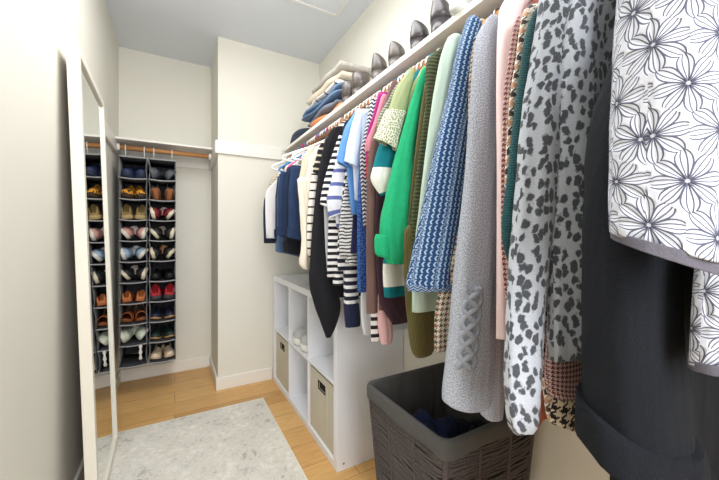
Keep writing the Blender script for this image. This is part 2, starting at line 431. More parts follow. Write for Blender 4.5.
# ------------------------------------------------------------------ shoes
def shoe(label, loc, rot, up, sole, accent=None, kind='sneaker', sc=1.0, group=None, name=None, cat_='shoe'):
    """toe towards -Y, sole on z=0, centred"""
    t = thing(name or kind, label, cat_, loc, rot, group); L_ = .25*sc
    W = {'sneaker': .047, 'flat': .040, 'sandal': .042, 'heel': .039, 'clog': .047}[kind]*sc
    prof = [(0, .55, .62), (.06, .78, .85), (.2, .84, .98), (.36, .80, .86), (.5, .82, .68), (.65, .97, .56), (.8, 1.0, .49), (.91, .84, .42), (.975, .52, .30), (1, .2, .16)]
    H = {'sneaker': .092, 'flat': .06, 'sandal': .04, 'heel': .06, 'clog': .075}[kind]*sc
    st = {'sneaker': .026, 'flat': .010, 'sandal': .016, 'heel': .008, 'clog': .022}[kind]*sc
    def oz(f): return (.055*sc*max(0, 1-f/.55)**1.3) if kind == 'heel' else (.008*sc*max(0, (f-.8)/.2)**2)
    rs = []
    for j in range(20):
        f = j/19; q = cat([p[1:] for p in prof], min(8.999, sum((min(max((f-a[0])/(b[0]-a[0]), 0), 1)) for a, b in zip(prof, prof[1:]))))
        y = L_*(.5-f); ww = W*q[0]*1.06; z = oz(f)
        rs.append([Vector((ww*c_, y, z+zz*st)) for c_, zz in ((-.9, 0), (.9, 0), (1, .2), (1, .85), (.92, 1), (-.92, 1), (-1, .85), (-1, .2))])
    MB().loft(rs).build('sole', sole, t)
    rs = []; n = 14
    for j in range(24):
        f = .01+.975*j/23; q = cat([p[1:] for p in prof], min(8.999, sum((min(max((f-a[0])/(b[0]-a[0]), 0), 1)) for a, b in zip(prof, prof[1:]))))
        y = L_*(.5-f); ww = W*q[0]*.97; hh = H*q[1]; z = oz(f)+st*.8
        open_ = f < .46 and kind in ('flat', 'heel') or (f < .34 and kind in ('sneaker', 'clog'))
        ring = []
        for i in range(n):
            u = min(pi*i/(n-1), 3.14159)
            x, zz = ww*cos(u)*(1-.25*sin(u)**3), hh*(sin(u)**.7)
            if open_:   # sunken collar
                lim = .55 if kind in ('flat', 'heel') else .30
                if abs(cos(u)) < .72+.1*(f < .05): zz = hh*(.30 if kind != 'sneaker' else .42)
            ring.append(Vector((x, y, z+zz)))
        rs.append(ring)
    if kind != 'sandal':
        MB().loft(rs).build('upper', up, t)
    else:
        for a0, a1 in ((.55, .72), (.74, .86), (.06, .13)):
            rr = []
            for f in (a0, (a0+a1)/2, a1):
                y = L_*(.5-f); ww = W*.95; hh = H*(1 if a0 > .5 else 1.7)
                rr.append([Vector((ww*cos(pi*i/12), y, st*.8+hh*sin(pi*i/12))) for i in range(13)] + [Vector((ww*.9*cos(pi*i/12), y, st*.8+hh*.9*sin(pi*i/12))) for i in range(12, -1, -1)])
            MB().loft(rr).build('strap', up, t)
    if kind == 'sneaker' and accent:
        mb = MB()
        for f in (.38, .45, .52, .59):
            y = L_*(.5-f); hh = H*(.98-1.05*(f-.3))+st*.8
            mb.tube([(-W*.55, y+.004, hh*.82), (-W*.2, y, hh*.98), (W*.2, y-.002, hh*.98), (W*.55, y+.004, hh*.82)], .0032*sc, 6)
        mb.build('lace', accent, [c for c in t.children if c.name.startswith('upper')][0])
        mb = MB(); mb.box(-W*.32, L_*.5-.004, st+.002, W*.32, L_*.5+.001, st+H*.72); mb.build('heel_tab', accent, [c for c in t.children if c.name.startswith('upper')][0], False, .002)
    if kind == 'heel':
        y = L_*.5-.03*sc
        MB().loft([ell(0, y+.004, .0, .020*sc, .018*sc, 12), ell(0, y, .045*sc, .024*sc, .026*sc, 12), ell(0, y, .062*sc, .030*sc, .030*sc, 12)]).build('block_heel', sole, t)
    return t

# hanging shoe organizers on the back rod
m_org = fabric('organizer_grey', (112, 114, 118), .12, 400)
m_orgd = fabric('organizer_dark', (58, 58, 62), .12, 400)
m_orgw = fabric('organizer_band', (156, 156, 158), .1, 400)
OY0, OY1, OZ0, OZ1 = 2.585, 2.865, .215, 1.575
def organizer(x0, x1, label):
    o = thing('shoe_organizer', label, 'shoe organizer', ((x0+x1)/2, RBY, OZ0), group='hanging shoe organizers')
    hx = (x1-x0)/2; y0, y1 = OY0-RBY, OY1-RBY; H = OZ1-OZ0; cell = H/10
    for sx in (-1, 1):
        mb = MB(); rs = []
        for j in range(61):
            z = H*j/60; bow = .006*sin(pi*(z/cell % 1))
            xx = sx*(hx-bow)
            rs.append([Vector((xx-.0012, y0+.004*sin(j*1.7), z)), Vector((xx+.0012, y0+.004*sin(j*1.7), z)), Vector((xx+.0012, y1, z)), Vector((xx-.0012, y1, z))])
        mb.loft(rs).build('side_panel', m_org, o)
    box('back_panel', (-hx, y1-.002, 0), (hx, y1, H), m_orgd, o, 0)
    for j in range(11):
        z = j*cell; mb = MB(); rs = []
        sag = 0 if j == 10 else .006
        for i in range(13):
            x = -hx+2*hx*i/12; dz = -sag*sin(pi*i/12)
            rs.append([Vector((x, y0, z+dz)), Vector((x, y1-.002, z+dz)), Vector((x, y1-.002, z+dz+.004)), Vector((x, y0, z+dz+.004))])
        shf = mb.loft(rs).build('shelf', m_orgd, o)
        mb = MB(); rs = []
        for i in range(13):
            x = -hx+2*hx*i/12; dz = -sag*sin(pi*i/12)
            rs.append([Vector((x, y0-.003, z+dz-.002)), Vector((x, y0-.0002, z+dz-.002)), Vector((x, y0-.0002, z+dz+.006)), Vector((x, y0-.003, z+dz+.006))])
        mb.loft(rs).build('front_band', m_orgw, shf)
    for sx in (-1, 1):
        mb = MB(); zr = RBZ-OZ0
        pts = [(sx*hx*.7, 0, H+.003), (sx*hx*.7, -.021, zr-.02)]+[(sx*hx*.7, -.0215*cos(pi*i/8), zr+.0215*sin(pi*i/8)) for i in range(9)]+[(sx*hx*.7, .02, zr-.03)]
        mb.tube(pts, .003, 6).build('hook', m_white, o)
    return cell
cell = organizer(-.312, -.160, 'left grey hanging shoe organizer with ten pockets, nearer the mirror')
organizer(-.150, .006, 'right grey hanging shoe organizer with ten pockets, away from the mirror')
cm = {}
def C(c, rough=.6):
    key = (c, rough)
    if key not in cm: cm[key] = plain('shoe_color_%d' % len(cm), c, rough)
    return cm[key]
kk = M('spotted_yellow', .7); m_spot = kk.out(kk.mix(kk.voro(kk.comb(kk.u/.016, kk.v/.016)).lt(.34), (214, 150, 50), (40, 30, 24)))
ord_ = ['top', 'second', 'third', 'fourth', 'fifth', 'sixth', 'seventh', 'eighth', 'ninth', 'bottom']
colL = [('navy', 'clog', (44, 54, 86), (38, 44, 66), None), ('yellow spotted', 'clog', 'spot', (60, 44, 30), None), ('olive tan', 'clog', (140, 118, 74), (172, 150, 104), None),
        ('dusty pink', 'sneaker', (198, 150, 142), (232, 226, 210), (236, 228, 224)), ('pale blue', 'sneaker', (150, 172, 194), (228, 226, 216), (232, 232, 228)),
        ('black', 'sneaker', (40, 40, 44), (226, 214, 190), (220, 210, 196)), ('tan orange', 'flat', (196, 118, 70), (170, 96, 56), None),
        ('brown strappy', 'sandal', (168, 96, 50), (132, 78, 44), None), ('mint white', 'sneaker', (196, 206, 186), (226, 224, 210), (214, 220, 210)), None]
colR = [('dark grey', 'sneaker', (74, 80, 88), (96, 98, 102), (50, 52, 56)), ('black', 'heel', (34, 32, 34), (150, 96, 60), None), ('dark red', 'sneaker', (126, 40, 50), (230, 220, 200), (220, 190, 180)),
        ('black', 'sneaker', (48, 48, 50), (226, 216, 190), (190, 180, 160)), ('charcoal', 'sneaker', (44, 44, 46), (222, 208, 178), (200, 150, 110)), ('plain black', 'flat', (28, 28, 30), (24, 24, 26), None),
        ('red', 'clog', (176, 42, 52), (60, 58, 62), None), ('navy', 'flat', (40, 44, 66), (176, 138, 96), None), ('dark green', 'flat', (40, 56, 52), (170, 132, 88), None), ('cream', 'flat', (226, 206, 178), (206, 180, 150), None)]
for side, x0, x1, lst in (('left', -.312, -.160, colL), ('right', -.150, .006, colR)):
    for j, e in enumerate(lst):
        if not e: continue
        nm, kind, up, so, ac = e
        z = OZ1-(j+1)*cell+.0015
        mu = m_spot if up == 'spot' else C(up, .5)
        for q, s2 in enumerate((-1, 1)):
            W_ = {'sneaker': .047, 'flat': .040, 'sandal': .042, 'heel': .039, 'clog': .047}[kind]*.8
            lab = '%s %s, %s one in the %s pocket of the %s organizer' % (nm, {'flat': 'flat shoe', 'heel': 'heeled shoe', 'clog': 'slip-on shoe'}.get(kind, kind), ('left', 'right')[q], ord_[j], side)
            xc = (x0+x1)/2
            if kind == 'sneaker':
                tilt_ = (74, 52)[(q+j) % 2]; rot = (0, s2*radians(-tilt_), radians(s2*4)); lo = (xc+s2*(.066 if tilt_ > 60 else .055), OY0+.118+(.012 if tilt_ < 60 else 0), z+(.046 if tilt_ > 60 else .040))
            else:
                rot = (0, s2*radians(-6), radians(180 if (kind == 'heel' or j in (2, 6)) else s2*7)); lo = (xc+s2*.036, OY0+.125, z+.006)
            so_ = shoe(lab, lo, rot, mu, C(so), C(ac) if ac else None, kind, .80, 'shoes in the hanging organizers')
            if kind != 'sneaker': so_.scale = (1.06, 1, 1.55)
            else: so_.scale = (1.08, 1, 1.02)
# pale cloth strap hanging in the empty pocket
mb = MB(); mb.loft([ell(-.195, OY0-.012+.003*sin(i), OZ0+cell*(1.0-.09*i), .008+.003*sin(i*2), .004, 10) for i in range(9)])
tag(mb.build('fabric_strap', fabric('white_strap', (228, 226, 220))), 'white fabric strap dangling over the bottom pocket of the left organizer', 'strap')

# chunky sneakers in the open cube
mw, mg_ = C((236, 236, 230)), C((108, 110, 112))
for q, yy in enumerate((.115, .235)):
    y = U0+tk+1*(cw+ti)+yy
    shoe('white chunky sneaker in the middle cube, %s one of the pair' % ('nearer' if q == 0 else 'farther'), (UX+.138, y, zm+ti/2+.001), (0, 0, radians(-90+(-6 if q else 4))), C((186, 187, 186)), mw, mg_, 'sneaker', 1.10, 'white sneakers in the cube unit').scale = (1, 1, 1.3)

# ------------------------------------------------------------------ laundry basket
BX0, BX1, BY0, BY1, BZ = .578, .968, .597, .987, .557
bk = thing('laundry_basket', 'tall square woven grey laundry basket with a dark grey cloth liner', 'basket', ((BX0+BX1)/2, (BY0+BY1)/2, 0))
m_rope = M('woven_rope', .9); n = m_rope.noise(260, 3, (.3, 1, 1)); m_rope.bump(n, .6, .002); m_rope = m_rope.out(m_rope.mix(n, (50, 45, 45), (106, 98, 96)))
m_liner = fabric('liner_cloth', (80, 79, 78), .1, 500)
def sq(hw, z, n=10, rad=.03):
    pts = []
    for cx, cy, a0 in ((1, 1, 0), (-1, 1, 90), (-1, -1, 180), (1, -1, 270)):
        for i in range(5):
            a = radians(a0+i*22.5); pts.append((cx*(hw-rad)+rad*cos(a), cy*(hw-rad)+rad*sin(a)))
    out = []
    for i in range(len(pts)):
        a, b = pts[i], pts[(i+1) % len(pts)]; d_ = math.hypot(b[0]-a[0], b[1]-a[1]); m_ = 14 if i % 5 == 4 else 1
        for q in range(m_): out.append(Vector((a[0]+(b[0]-a[0])*q/m_, a[1]+(b[1]-a[1])*q/m_, z)))
    return out
mb = MB(); nl = 66
for j in range(nl):
    z = .006+(BZ-.05)*j/(nl-1); hw = .150+.040*z/BZ
    base = sq(hw, z); ph = random.random()*6; out = []
    for i, p in enumerate(base):
        a = i/len(base)*2*pi
        wv = sin(a*8+j*pi)*.0012
        out.append(p*(1+wv/hw)+Vector((0, 0, .0045*sin(a*4+ph*.25+j*.1)+.0025*sin(a*9+ph*2)))-Vector((0, 0, p.z*wv/hw)))
    mb.tube(out, .0046, 6, False, True)
mb.build('woven_body', m_rope, bk)
mb = MB()
for sx, sy in ((1, 0), (-1, 0), (0, 1), (0, -1)):
    for q in (-1/3, 1/3):
        pts = []
        for j in range(30):
            z = .004+(BZ-.05)*j/29; hw = .150+.040*z/BZ+.004
            pts.append((sx*hw+sy*q*hw, sy*hw+sx*q*hw, z))
        mb.tube(pts, .0034, 6)
for sx in (1, -1):
    for sy in (1, -1):
        pts = [(sx*((.150+.040*z/BZ)-.006), sy*((.150+.040*z/BZ)-.006), z) for z in [.004+(BZ-.05)*j/20 for j in range(21)]]
        mb.tube(pts, .008, 8)
mb.build('upright', m_rope, bk)
mb = MB()
rs = [sq(hw, z) for hw, z in ((.196, BZ-.048), (.1985, BZ-.040), (.199, BZ-.008), (.196, BZ), (.187, BZ+.001), (.182, BZ-.006), (.172, BZ-.07), (.158, .30), (.145, .12), (.12, .09))]
rs = [[p+Vector((0, 0, .003*sin(i*.6) if j in (0, 1) else 0))+Vector((.004*sin(i*.9+j), .004*sin(i*1.1+j), 0))*(1 if j > 5 else 0) for i, p in enumerate(r_)] for j, r_ in enumerate(rs)]
mb.loft(rs, False, True).build('liner', m_liner, bk)
# dark clothes lying in the basket
def lump(name, label, c, mat, rad, seed, catn):
    rn = random.Random(seed); rs = []; n = 36
    ph = [rn.random()*6 for _ in range(6)]
    for j in range(15):
        u = -pi/2+pi*j/14; ring = []
        for i in range(n):
            a = 2*pi*i/n
            q = 1+.13*sin(3*a+ph[0]+u*2)+.08*sin(5*a+ph[1]-u*3)+.06*sin(8*a+ph[2]+u*5)
            ring.append(Vector((c[0]+rad[0]*abs(cos(u))**.7*cos(a)*q, c[1]+rad[1]*abs(cos(u))**.7*sin(a)*q, c[2]+rad[2]*sin(u)*q+(.014*sin(4*a+ph[3])+.01*sin(7*a+ph[4]))*cos(u))))
        rs.append(ring)
    return tag(MB().loft(rs).build(name, mat), label, catn)
m_nav = fabric('navy_cotton', (24, 34, 66), .2, 300); m_nav2 = fabric('ink_cotton', (20, 23, 34), .2, 300)
lump('crumpled_shirt', 'crumpled navy blue shirt lying in the laundry basket', (.715, .80, .372), m_nav, (.085, .10, .10), 1, 'laundry')
lump('crumpled_trousers', 'crumpled blackish trousers at the back of the laundry basket', (.845, .755, .350), m_nav2, (.085, .12, .09), 2, 'laundry')

# ------------------------------------------------------------------ hanging clothes
def th_of(px): return YAW+atan((px-359.5)/FPX)
def at_Y(px, py, Y):
    t = th_of(px); x = Y*tan(t); d = x*sin(YAW)+Y*cos(YAW)
    return x, CAMH+(HORIZ-py)/FPX*d
def fold(a, z, ph, amp): return amp*(sin(3*a+ph+z*3)+.6*sin(5*a-ph*1.7+z*7)+.35*sin(9*a+ph*2.3))
def hem_close(rings, inset=.82, up=.02):
    r_ = rings[-1]; c = sum(r_, Vector())/len(r_)
    rings.append([c+(p-c)*.97+Vector((0, 0, -.002)) for p in r_])
    rings.append([c+(p-c)*inset+Vector((0, 0, up)) for p in r_])
    rings.append([c+(p-c)*inset*.9+Vector((0, 0, up*2)) for p in r_])
    return rings
def sleeve_rings(rows, Y, k, amp, ph, n=32, M_=None, top=True):
    P = []; ph = ph*1.37
    for row in rows:
        pyL, pxL, pyR, pxR = row[:4]; y_ = row[4] if len(row) > 4 else Y
        t1, t2 = th_of(pxL), th_of(pxR); tm = (t1+t2)/2; r_ = y_/cos(tm); w_ = r_*tan((t2-t1)/2)
        a = w_/sqrt(cos(tm)**2+(k*sin(tm))**2)
        d = r_*cos(tm-YAW)
        P.append((r_*sin(tm), y_, a, k*a, CAMH+(HORIZ-pyL)/FPX*d, CAMH+(HORIZ-pyR)/FPX*d, tm, w_))
    m_ = M_ or 6*(len(P)-1)+1; rings = []
    for j in range(m_):
        cx, cy, a, b, zL, zR, tm, w_ = cat(P, (len(P)-1)*j/(m_-1)); ring = []
        g = .3+.7*j/(m_-1)
        for i in range(n):
            an = 2*pi*i/n+pi
            q = 1+fold(an, (zL+zR)/2, ph, amp*g*1.5)+amp*.45*sin((zL+zR)*27+2*an+ph)*sin((zL+zR)*12+ph*2+an)
            x, y = a*cos(an)*q, b*sin(an)*q
            s2 = (x*cos(tm)-y*sin(tm))/max(w_, 1e-4)
            ring.append(Vector((cx+x, cy+y, (zL+zR)/2+s2*(zR-zL)/2)))
        rings.append(ring)
    return rings
def body_rings(Y, th, prof, ztop=1.598, neck=.07, amp=.006, ph=0, n=56, shoulder=True, hemdrop=0):
    """prof: (x_out, z) from shoulder tip down to hem"""
    P = []
    if shoulder:
        x0, z0 = prof[0]
        for f in (0, .12, .35, .65):
            P.append((RX-neck-(RX-neck-x0)*f**.85, ztop-(ztop-z0)*f**1.25, .45+.5*f))
    for x, z in prof: P.append((x, z, 1.0))
    m_ = 4*(len(P)-1)+1; rings = []; zb = prof[-1][1]; z1 = P[0][1]
    for j in range(m_):
        x, z, tf = cat(P, (len(P)-1)*j/(m_-1)); xin = min(.992, max(2*RX-x, x+.05)); ring = []
        g = max(0, (z1-z)/max(z1-zb, .05))
        for i in range(n):
            a = 2*pi*i/n+pi
            ca, sa = cos(a), sin(a)
            cx = (abs(ca)**.55)*(1 if ca > 0 else -1); sy = (abs(sa)**.7)*(1 if sa > 0 else -1)
            xx = (x+xin)/2+(xin-x)/2*cx
            yy = Y+th/2*tf*sy*(1+.16*sin(xx*40+ph+z*6))+amp*g*(sin(xx*38+ph+z*2)+.5*sin(xx*70-ph+z*4))
            ring.append(Vector((xx, yy, z-hemdrop*g*g*(xx-x))))
        rings.append(ring)
    return rings
m_plw = plain('hanger_white', (240, 238, 234), .35); m_plb = plain('hanger_blue', (58, 132, 196), .35); m_plm = plain('hanger_magenta', (206, 48, 128), .35)
m_plo = plain('hanger_orange', (232, 106, 44), .35); m_plt = plain('hanger_teal', (30, 136, 150), .35); m_wire = plain('hook_steel', (190, 190, 190), .25, .9)
def hanger(Y, kind, label, w=.205, low=0):
    h_ = thing('clothes_hanger', label, 'hanger', (RX, Y, RZ), group='hangers on the right rod')
    zt = -.062; mat = {'w': m_plw, 'b': m_plb, 'm': m_plm, 'o': m_plo, 't': m_plt, 'd': m_hw}[kind]
    R_ = .0205
    pts = [(0, 0, zt), (.003, 0, zt+.018), (.016, 0, -.018)]+[(R_*cos(a), 0, R_*sin(a)) for a in [radians(-20+i*22) for i in range(10)]]+[(-R_*.98, 0, -.008)]
    MB().tube(pts, .0035 if kind != 'd' else .0020, 8).build('hook', mat if kind != 'd' else m_wire, h_)
    mb = MB()
    if kind == 'd':
        arm = [(-w+2*w*i/16, 0, zt-.012-.105*abs(-1+i/8)**1.5) for i in range(17)]
        rs = [[Vector((x+.004*cos(2*pi*q/8)*0, .0075*cos(2*pi*q/8), z+.013*sin(2*pi*q/8))) for q in range(8)] for x, _, z in arm]
        mb.loft(rs).build('frame', mat, h_)
    else:
        tri = [(0, 0, zt), (-.05, 0, zt-.022), (-w*.7, 0, zt-.068-low*.7), (-w+.006, 0, zt-.100-low), (-w, 0, zt-.112-low), (-w+.012, 0, zt-.120-low),
               (0, 0, zt-.122-low), (w-.012, 0, zt-.120-low), (w, 0, zt-.112-low), (w-.006, 0, zt-.100-low), (w*.7, 0, zt-.068-low*.7), (.05, 0, zt-.022)]
        mb.tube(tri, .0045+.0015*(low > 0), 8, False, True).build('frame', mat, h_)
    return h_
cnt = [0]
def garment(name, label, catn, Y, th, prof, mat, sleeves=(), hook='w', short=None, amp=.006, ztop=1.595, shoulder=True, k=.8, samp=.05, hang=True, neck=.07, hemdrop=0, bodymat=None):
    """prof entries (px, py) at plane Y or ('m', x, z)"""
    cnt[0] += 1; ph = cnt[0]*1.9
    pr = []
    for p in prof: pr.append((p[1], p[2]) if p[0] == 'm' else at_Y(p[0], p[1], Y))
    zb = pr[-1][1]
    t = thing(name, label, catn, (RX, Y, zb), group='clothes hanging on the right rod')
    o_ = Vector((RX, Y, zb))
    rings = hem_close(body_rings(Y, th, pr, ztop, neck, amp, ph, 56, shoulder, hemdrop), .9, .006)
    vs = [r_[0].z for r_ in rings]
    mb = MB(); mb.loft([[p-o_ for p in r_] for r_ in rings], vs=vs).build('body', bodymat or mat, t)
    for s_ in sleeves:
        s_ = dict(s_); rows = s_['rows']; sy = s_.get('Y', Y)
        rg_ = sleeve_rings(rows, sy, s_.get('k', k), s_.get('amp', samp), ph+1)
        # grow a rounded start
        c = sum(rg_[0], Vector())/len(rg_[0]); rg_.insert(0, [c+(p-c)*.5+Vector((0, 0, .012)) for p in rg_[0]])
        rg_ = hem_close(rg_, .86, .012)
        vs = [sum(p.z for p in r_)/len(r_) for r_ in rg_]
        MB().loft([[p-o_ for p in r_] for r_ in rg_], vs=[v_+.0437*cnt[0]+.011 for v_ in vs] if s_.get('mat', mat) is mat and 'leopard' in mat.name or 'petal' in mat.name else vs, u0=.019).build(s_.get('name', 'sleeve'), s_.get('mat', mat), t)
    if hang:
        hanger(Y, hook, '%s hanger holding the %s' % ({'w': 'white plastic', 'b': 'blue plastic', 'm': 'magenta plastic', 'o': 'orange plastic', 't': 'teal plastic', 'd': 'brown wooden'}[hook], short or label.split(' on ')[0]), min(.15, RX-.012-max(p[0] for p in pr)))
    return t
def cuff_band(parent, rows, Y, k, mat, name='cuff', grow=1.0, amp=.03, thick=.006):
    """an open band (turned-up cuff or binding) round a sleeve end"""
    rg_ = sleeve_rings(rows, Y, k, amp, 1.3)
    full = []
    o_ = parent.location
    outer = [[Vector(p) for p in r_] for r_ in rg_]
    cs = [sum(r_, Vector())/len(r_) for r_ in rg_]
    ring0 = [[c+(p-c)*(1-thick/.045) for p in r_] for c, r_ in zip(cs, rg_)]
    seq = [ring0[0]]+outer+[ring0[-1]]+[r_ for r_ in reversed(ring0[:-1])]
    MB().loft([[p-o_ for p in r_] for r_ in seq], False, False).build(name, mat, [c for c in parent.children if c.name.startswith('sleeve')][0])
S_ = lambda *rows: [(r_[0], r_[1], r_[0], r_[2]) if len(r_) == 3 else r_ for r_ in rows]

# ---- nearest first
m_flor = floral('quilted_petal_print', (218, 222, 234), (48, 52, 80))
m_gtrim = fabric('grey_binding', (96, 94, 104), .12, 500)
t = garment('quilted_jacket', 'white quilted jacket with dark petal line print, nearest on the rod', 'jacket', 0.116, .05,
    [('m', .54, 1.48), ('m', .50, 1.30), ('m', .468, 1.06), ('m', .462, .935)], m_flor,
    [dict(rows=S_((-170, 640, 735), (-60, 624, 742), (60, 615, 745), (150, 612, 745), (231, 611, 262, 738)), Y=.124, k=.75, amp=.035)], 'w', 'white quilted petal print jacket')
cuff_band(t, [(229, 610.5, 261, 739), (238, 611, 276, 738)], .124, .75, m_gtrim, 'cuff_binding')
mb = MB(); rg_ = body_rings(.116, .054, [(.461, .941), (.461, .931)], shoulder=False, amp=.006, ph=1.9); mb.loft([[p-t.location for p in r_] for r_ in rg_]).build('hem_binding', m_gtrim, [c for c in t.children if c.name.startswith('body')][0])

m_blk = heather('charcoal_wool', (23, 27, 35), (13, 16, 22), 500, sheen=.0)
t = garment('wool_coat', 'charcoal black wool coat with a wide turned-up cuff beside the petal print jacket', 'coat', 0.200, .05,
    [('m', .54, 1.48), ('m', .50, 1.25), ('m', .485, .9), ('m', .48, .6), ('m', .478, .45)], m_blk,
    [dict(rows=S_((-60, 640, 690), (40, 616, 680), (120, 591, 672), (200, 584, 676), (300, 583, 684), (400, 583, 434, 698), (425, 588, 462, 700)), Y=.192, k=.7, amp=.03)], 'w', 'charcoal black wool coat', amp=.004)
cuff_band(t, [(394, 579, 437, 706), (404, 577, 446, 710), (430, 575.5, 472, 713)], .192, .7, m_blk, 'cuff', thick=.010)

m_leo = leopard('leopard_knit', (184, 191, 202), (40, 44, 53))
garment('leopard_cardigan', 'pale grey cardigan with dark leopard spots hanging beside the charcoal coat', 'cardigan', .270, .05,
    [('m', .55, 1.49), ('m', .50, 1.36), ('m', .485, 1.1), ('m', .483, .885)], m_leo,
    [dict(rows=S_((-5, 541, 580), (60, 531, 574), (130, 521, 566), (210, 514, 558), (300, 507, 547), (380, 505, 543), (418, 508, 540), (429, 513, 535)), Y=.298, k=.6, amp=.06)], 'd', 'leopard spot cardigan', amp=.010)

m_teal = knit('dark_teal_rib', (44, 94, 98), (28, 66, 72), .004)
garment('knit_cardigan', 'thin dark teal cardigan squeezed behind the leopard cardigan', 'cardigan', .318, .024,
    [('m', .56, 1.485), (530, 20), (517, 100), (510, 170), (504, 240), ('m', .475, .985)], m_teal, (), 'w', 'dark teal cardigan', amp=.002)
m_ht1 = houndstooth('orange_houndstooth', (236, 231, 222), (66, 60, 62), .016, (200, 156, 126))
garment('houndstooth_jacket', 'cream houndstooth jacket with black and orange checks and a low curved hem', 'jacket', .348, .022,
    [('m', .57, 1.485), (525, 10), (516, 60), (508, 120), (507, 250), ('m', .56, .85), ('m', .585, .75), ('m', .60, .725)], m_ht1,
    [dict(rows=S_((330, 550, 590), (380, 548, 588), (400, 547, 420, 590), (408, 548, 432, 588)), Y=.348, k=.35, amp=.02, mat=houndstooth('black_houndstooth', (232, 220, 196), (38, 34, 36), .022), name='pocket_panel')], 'w', 'cream houndstooth jacket', amp=.002)
m_ht2 = houndstooth('burgundy_houndstooth', (226, 196, 190), (110, 58, 66), .009)
garment('tweed_jacket', 'pink and burgundy fine check jacket next to the cream houndstooth jacket', 'jacket', .374, .02,
    [('m', .58, 1.48), (517, 18), (509, 60), (504, 110), (503, 250), ('m', .52, .9)], m_ht2,
    [dict(rows=S_((320, 548, 590), (360, 546, 590), (378, 546, 390, 588), (388, 548, 397, 586)), Y=.322, k=.35, amp=.02, mat=houndstooth('burgundy_tweed', (196, 168, 164), (84, 44, 54), .008))], 'w', 'pink and burgundy check jacket', amp=.002)
m_sal = fabric('salmon_cotton', (206, 120, 96), .1)
garment('cotton_tank', 'salmon orange top whose end hangs out behind the leopard sleeve', 'top', .397, .016,
    [('m', .60, 1.48), ('m', .57, 1.2), ('m', .545, .9), ('m', .60, .70)], m_sal,
    [dict(rows=S_((330, 522, 546), (390, 524, 546), (415, 524, 545), (429, 526, 538)), Y=.397, k=.5, amp=.04)], 'w', 'salmon orange top', amp=.002)
m_pink = fabric('blush_cotton', (244, 222, 224), .05, 300)
garment('long_cardigan', 'pale blush pink cardigan with a long straight sleeve beside the grey cable sweater', 'cardigan', .425, .028,
    [('m', .60, 1.50), ('m', .58, 1.3), ('m', .57, 1.0), ('m', .60, .90)], m_pink,
    [dict(rows=S_((-8, 516, 540), (5, 502, 526), (25, 498, 520), (80, 496.5, 513), (180, 497, 508), (280, 496.5, 507.5), (337, 496, 508)), Y=.412, k=.7, amp=.03)], 'd', 'blush pink cardigan', amp=.003)
m_gry = heather('grey_heather_wool', (194, 199, 210), (130, 137, 152), 420)
t = garment('cable_sweater', 'heather grey sweater with a braided cable running down its long sleeve', 'sweater', .474, .038,
    [('m', .60, 1.50), ('m', .575, 1.2), ('m', .58, .9), ('m', .60, .74)], m_gry,
    [dict(rows=S_((22, 486, 503), (45, 475, 503), (100, 470, 501), (180, 464, 500), (260, 455, 499), (330, 449, 498), (388, 443, 398, 494), (396, 445, 408, 490)), Y=.468, k=.55, amp=.02),
     dict(rows=S_((300, 478, 508), (360, 480, 506), (405, 480, 415, 504), (412, 482, 421, 502)), Y=.462, k=.4, amp=.04)], 'w', 'grey cable sweater', amp=.004)
# braid: three interlaced cords lying on the face of the sleeve
from mathutils.bvhtree import BVHTree
sl = [c for c in t.children if c.name.startswith('sleeve')][0]
tree = BVHTree.FromPolygons([v.co+t.location for v in sl.data.vertices], [tuple(p.vertices) for p in sl.data.polygons])
mb = MB(); eye = Vector((0, 0, CAMH))
for s3 in range(3):
    pts = []
    for j in range(61):
        f = j/60; q = f*2*pi*1.75+s3*2*pi/3; py = 288+80*f; px = 474-8*f+8*sin(q)
        x, z = at_Y(px, py, .44); d_ = (Vector((x, .44, z))-eye).normalized()
        loc, nrm, _, _ = tree.ray_cast(eye, d_)
        if loc is None: continue
        nrm = nrm if nrm.dot(d_) < 0 else -nrm
        pts.append(loc+nrm*(.0008+.0022*cos(2*q))-t.location)
    mb.tube(pts, .0060, 10)
mb.build('cable_braid', fabric('grey_braid_wool', (148, 154, 166), .18, 420), sl)
MB().tube([Vector((*at_Y(477, 395, .45)[:1], .45, at_Y(477, 395, .45)[1]))-t.location, Vector((at_Y(477, 411, .45)[0], .45, at_Y(477, 411, .45)[1]))-t.location], .0011, 6).build('thread', m_plw, t)

m_ht3 = houndstooth('green_red_check', (214, 204, 184), (66, 70, 66), .0115, (126, 84, 66))
garment('check_jacket', 'cream jacket in small green and rust checks between the blue and grey sweaters', 'jacket', .527, .024,
    [('m', .60, 1.52), (475, 40), (470, 75), (468, 130), (460, 220), (438, 300), (435, 352)], m_ht3, (), 'w', 'small check jacket', amp=.003)
m_blu = crescents('blue_crescent_knit', (34, 78, 130), (176, 200, 226))
t = garment('knit_pullover', 'blue pullover knitted with small white crescents and a wide bell sleeve', 'sweater', .572, .04,
    [('m', .60, 1.525), ('m', .57, 1.3), ('m', .57, 1.0)], m_blu,
    [dict(rows=S_((22, 466, 482), (50, 457, 481), (100, 446, 475), (150, 434, 470), (210, 422, 468), (270, 409, 467), (284, 407, 467)), Y=.566, k=.6, amp=.03)], 'd', 'blue crescent pullover', amp=.003)
cuff_band(t, S_((282, 406.5, 467.5), (288, 408, 467)), .566, .6, zigzag('navy_hem_knit', (34, 52, 92), (150, 170, 200), .006), 'cuff', amp=.03)
m_sag = fabric('sage_cotton', (186, 206, 192), .06, 300)
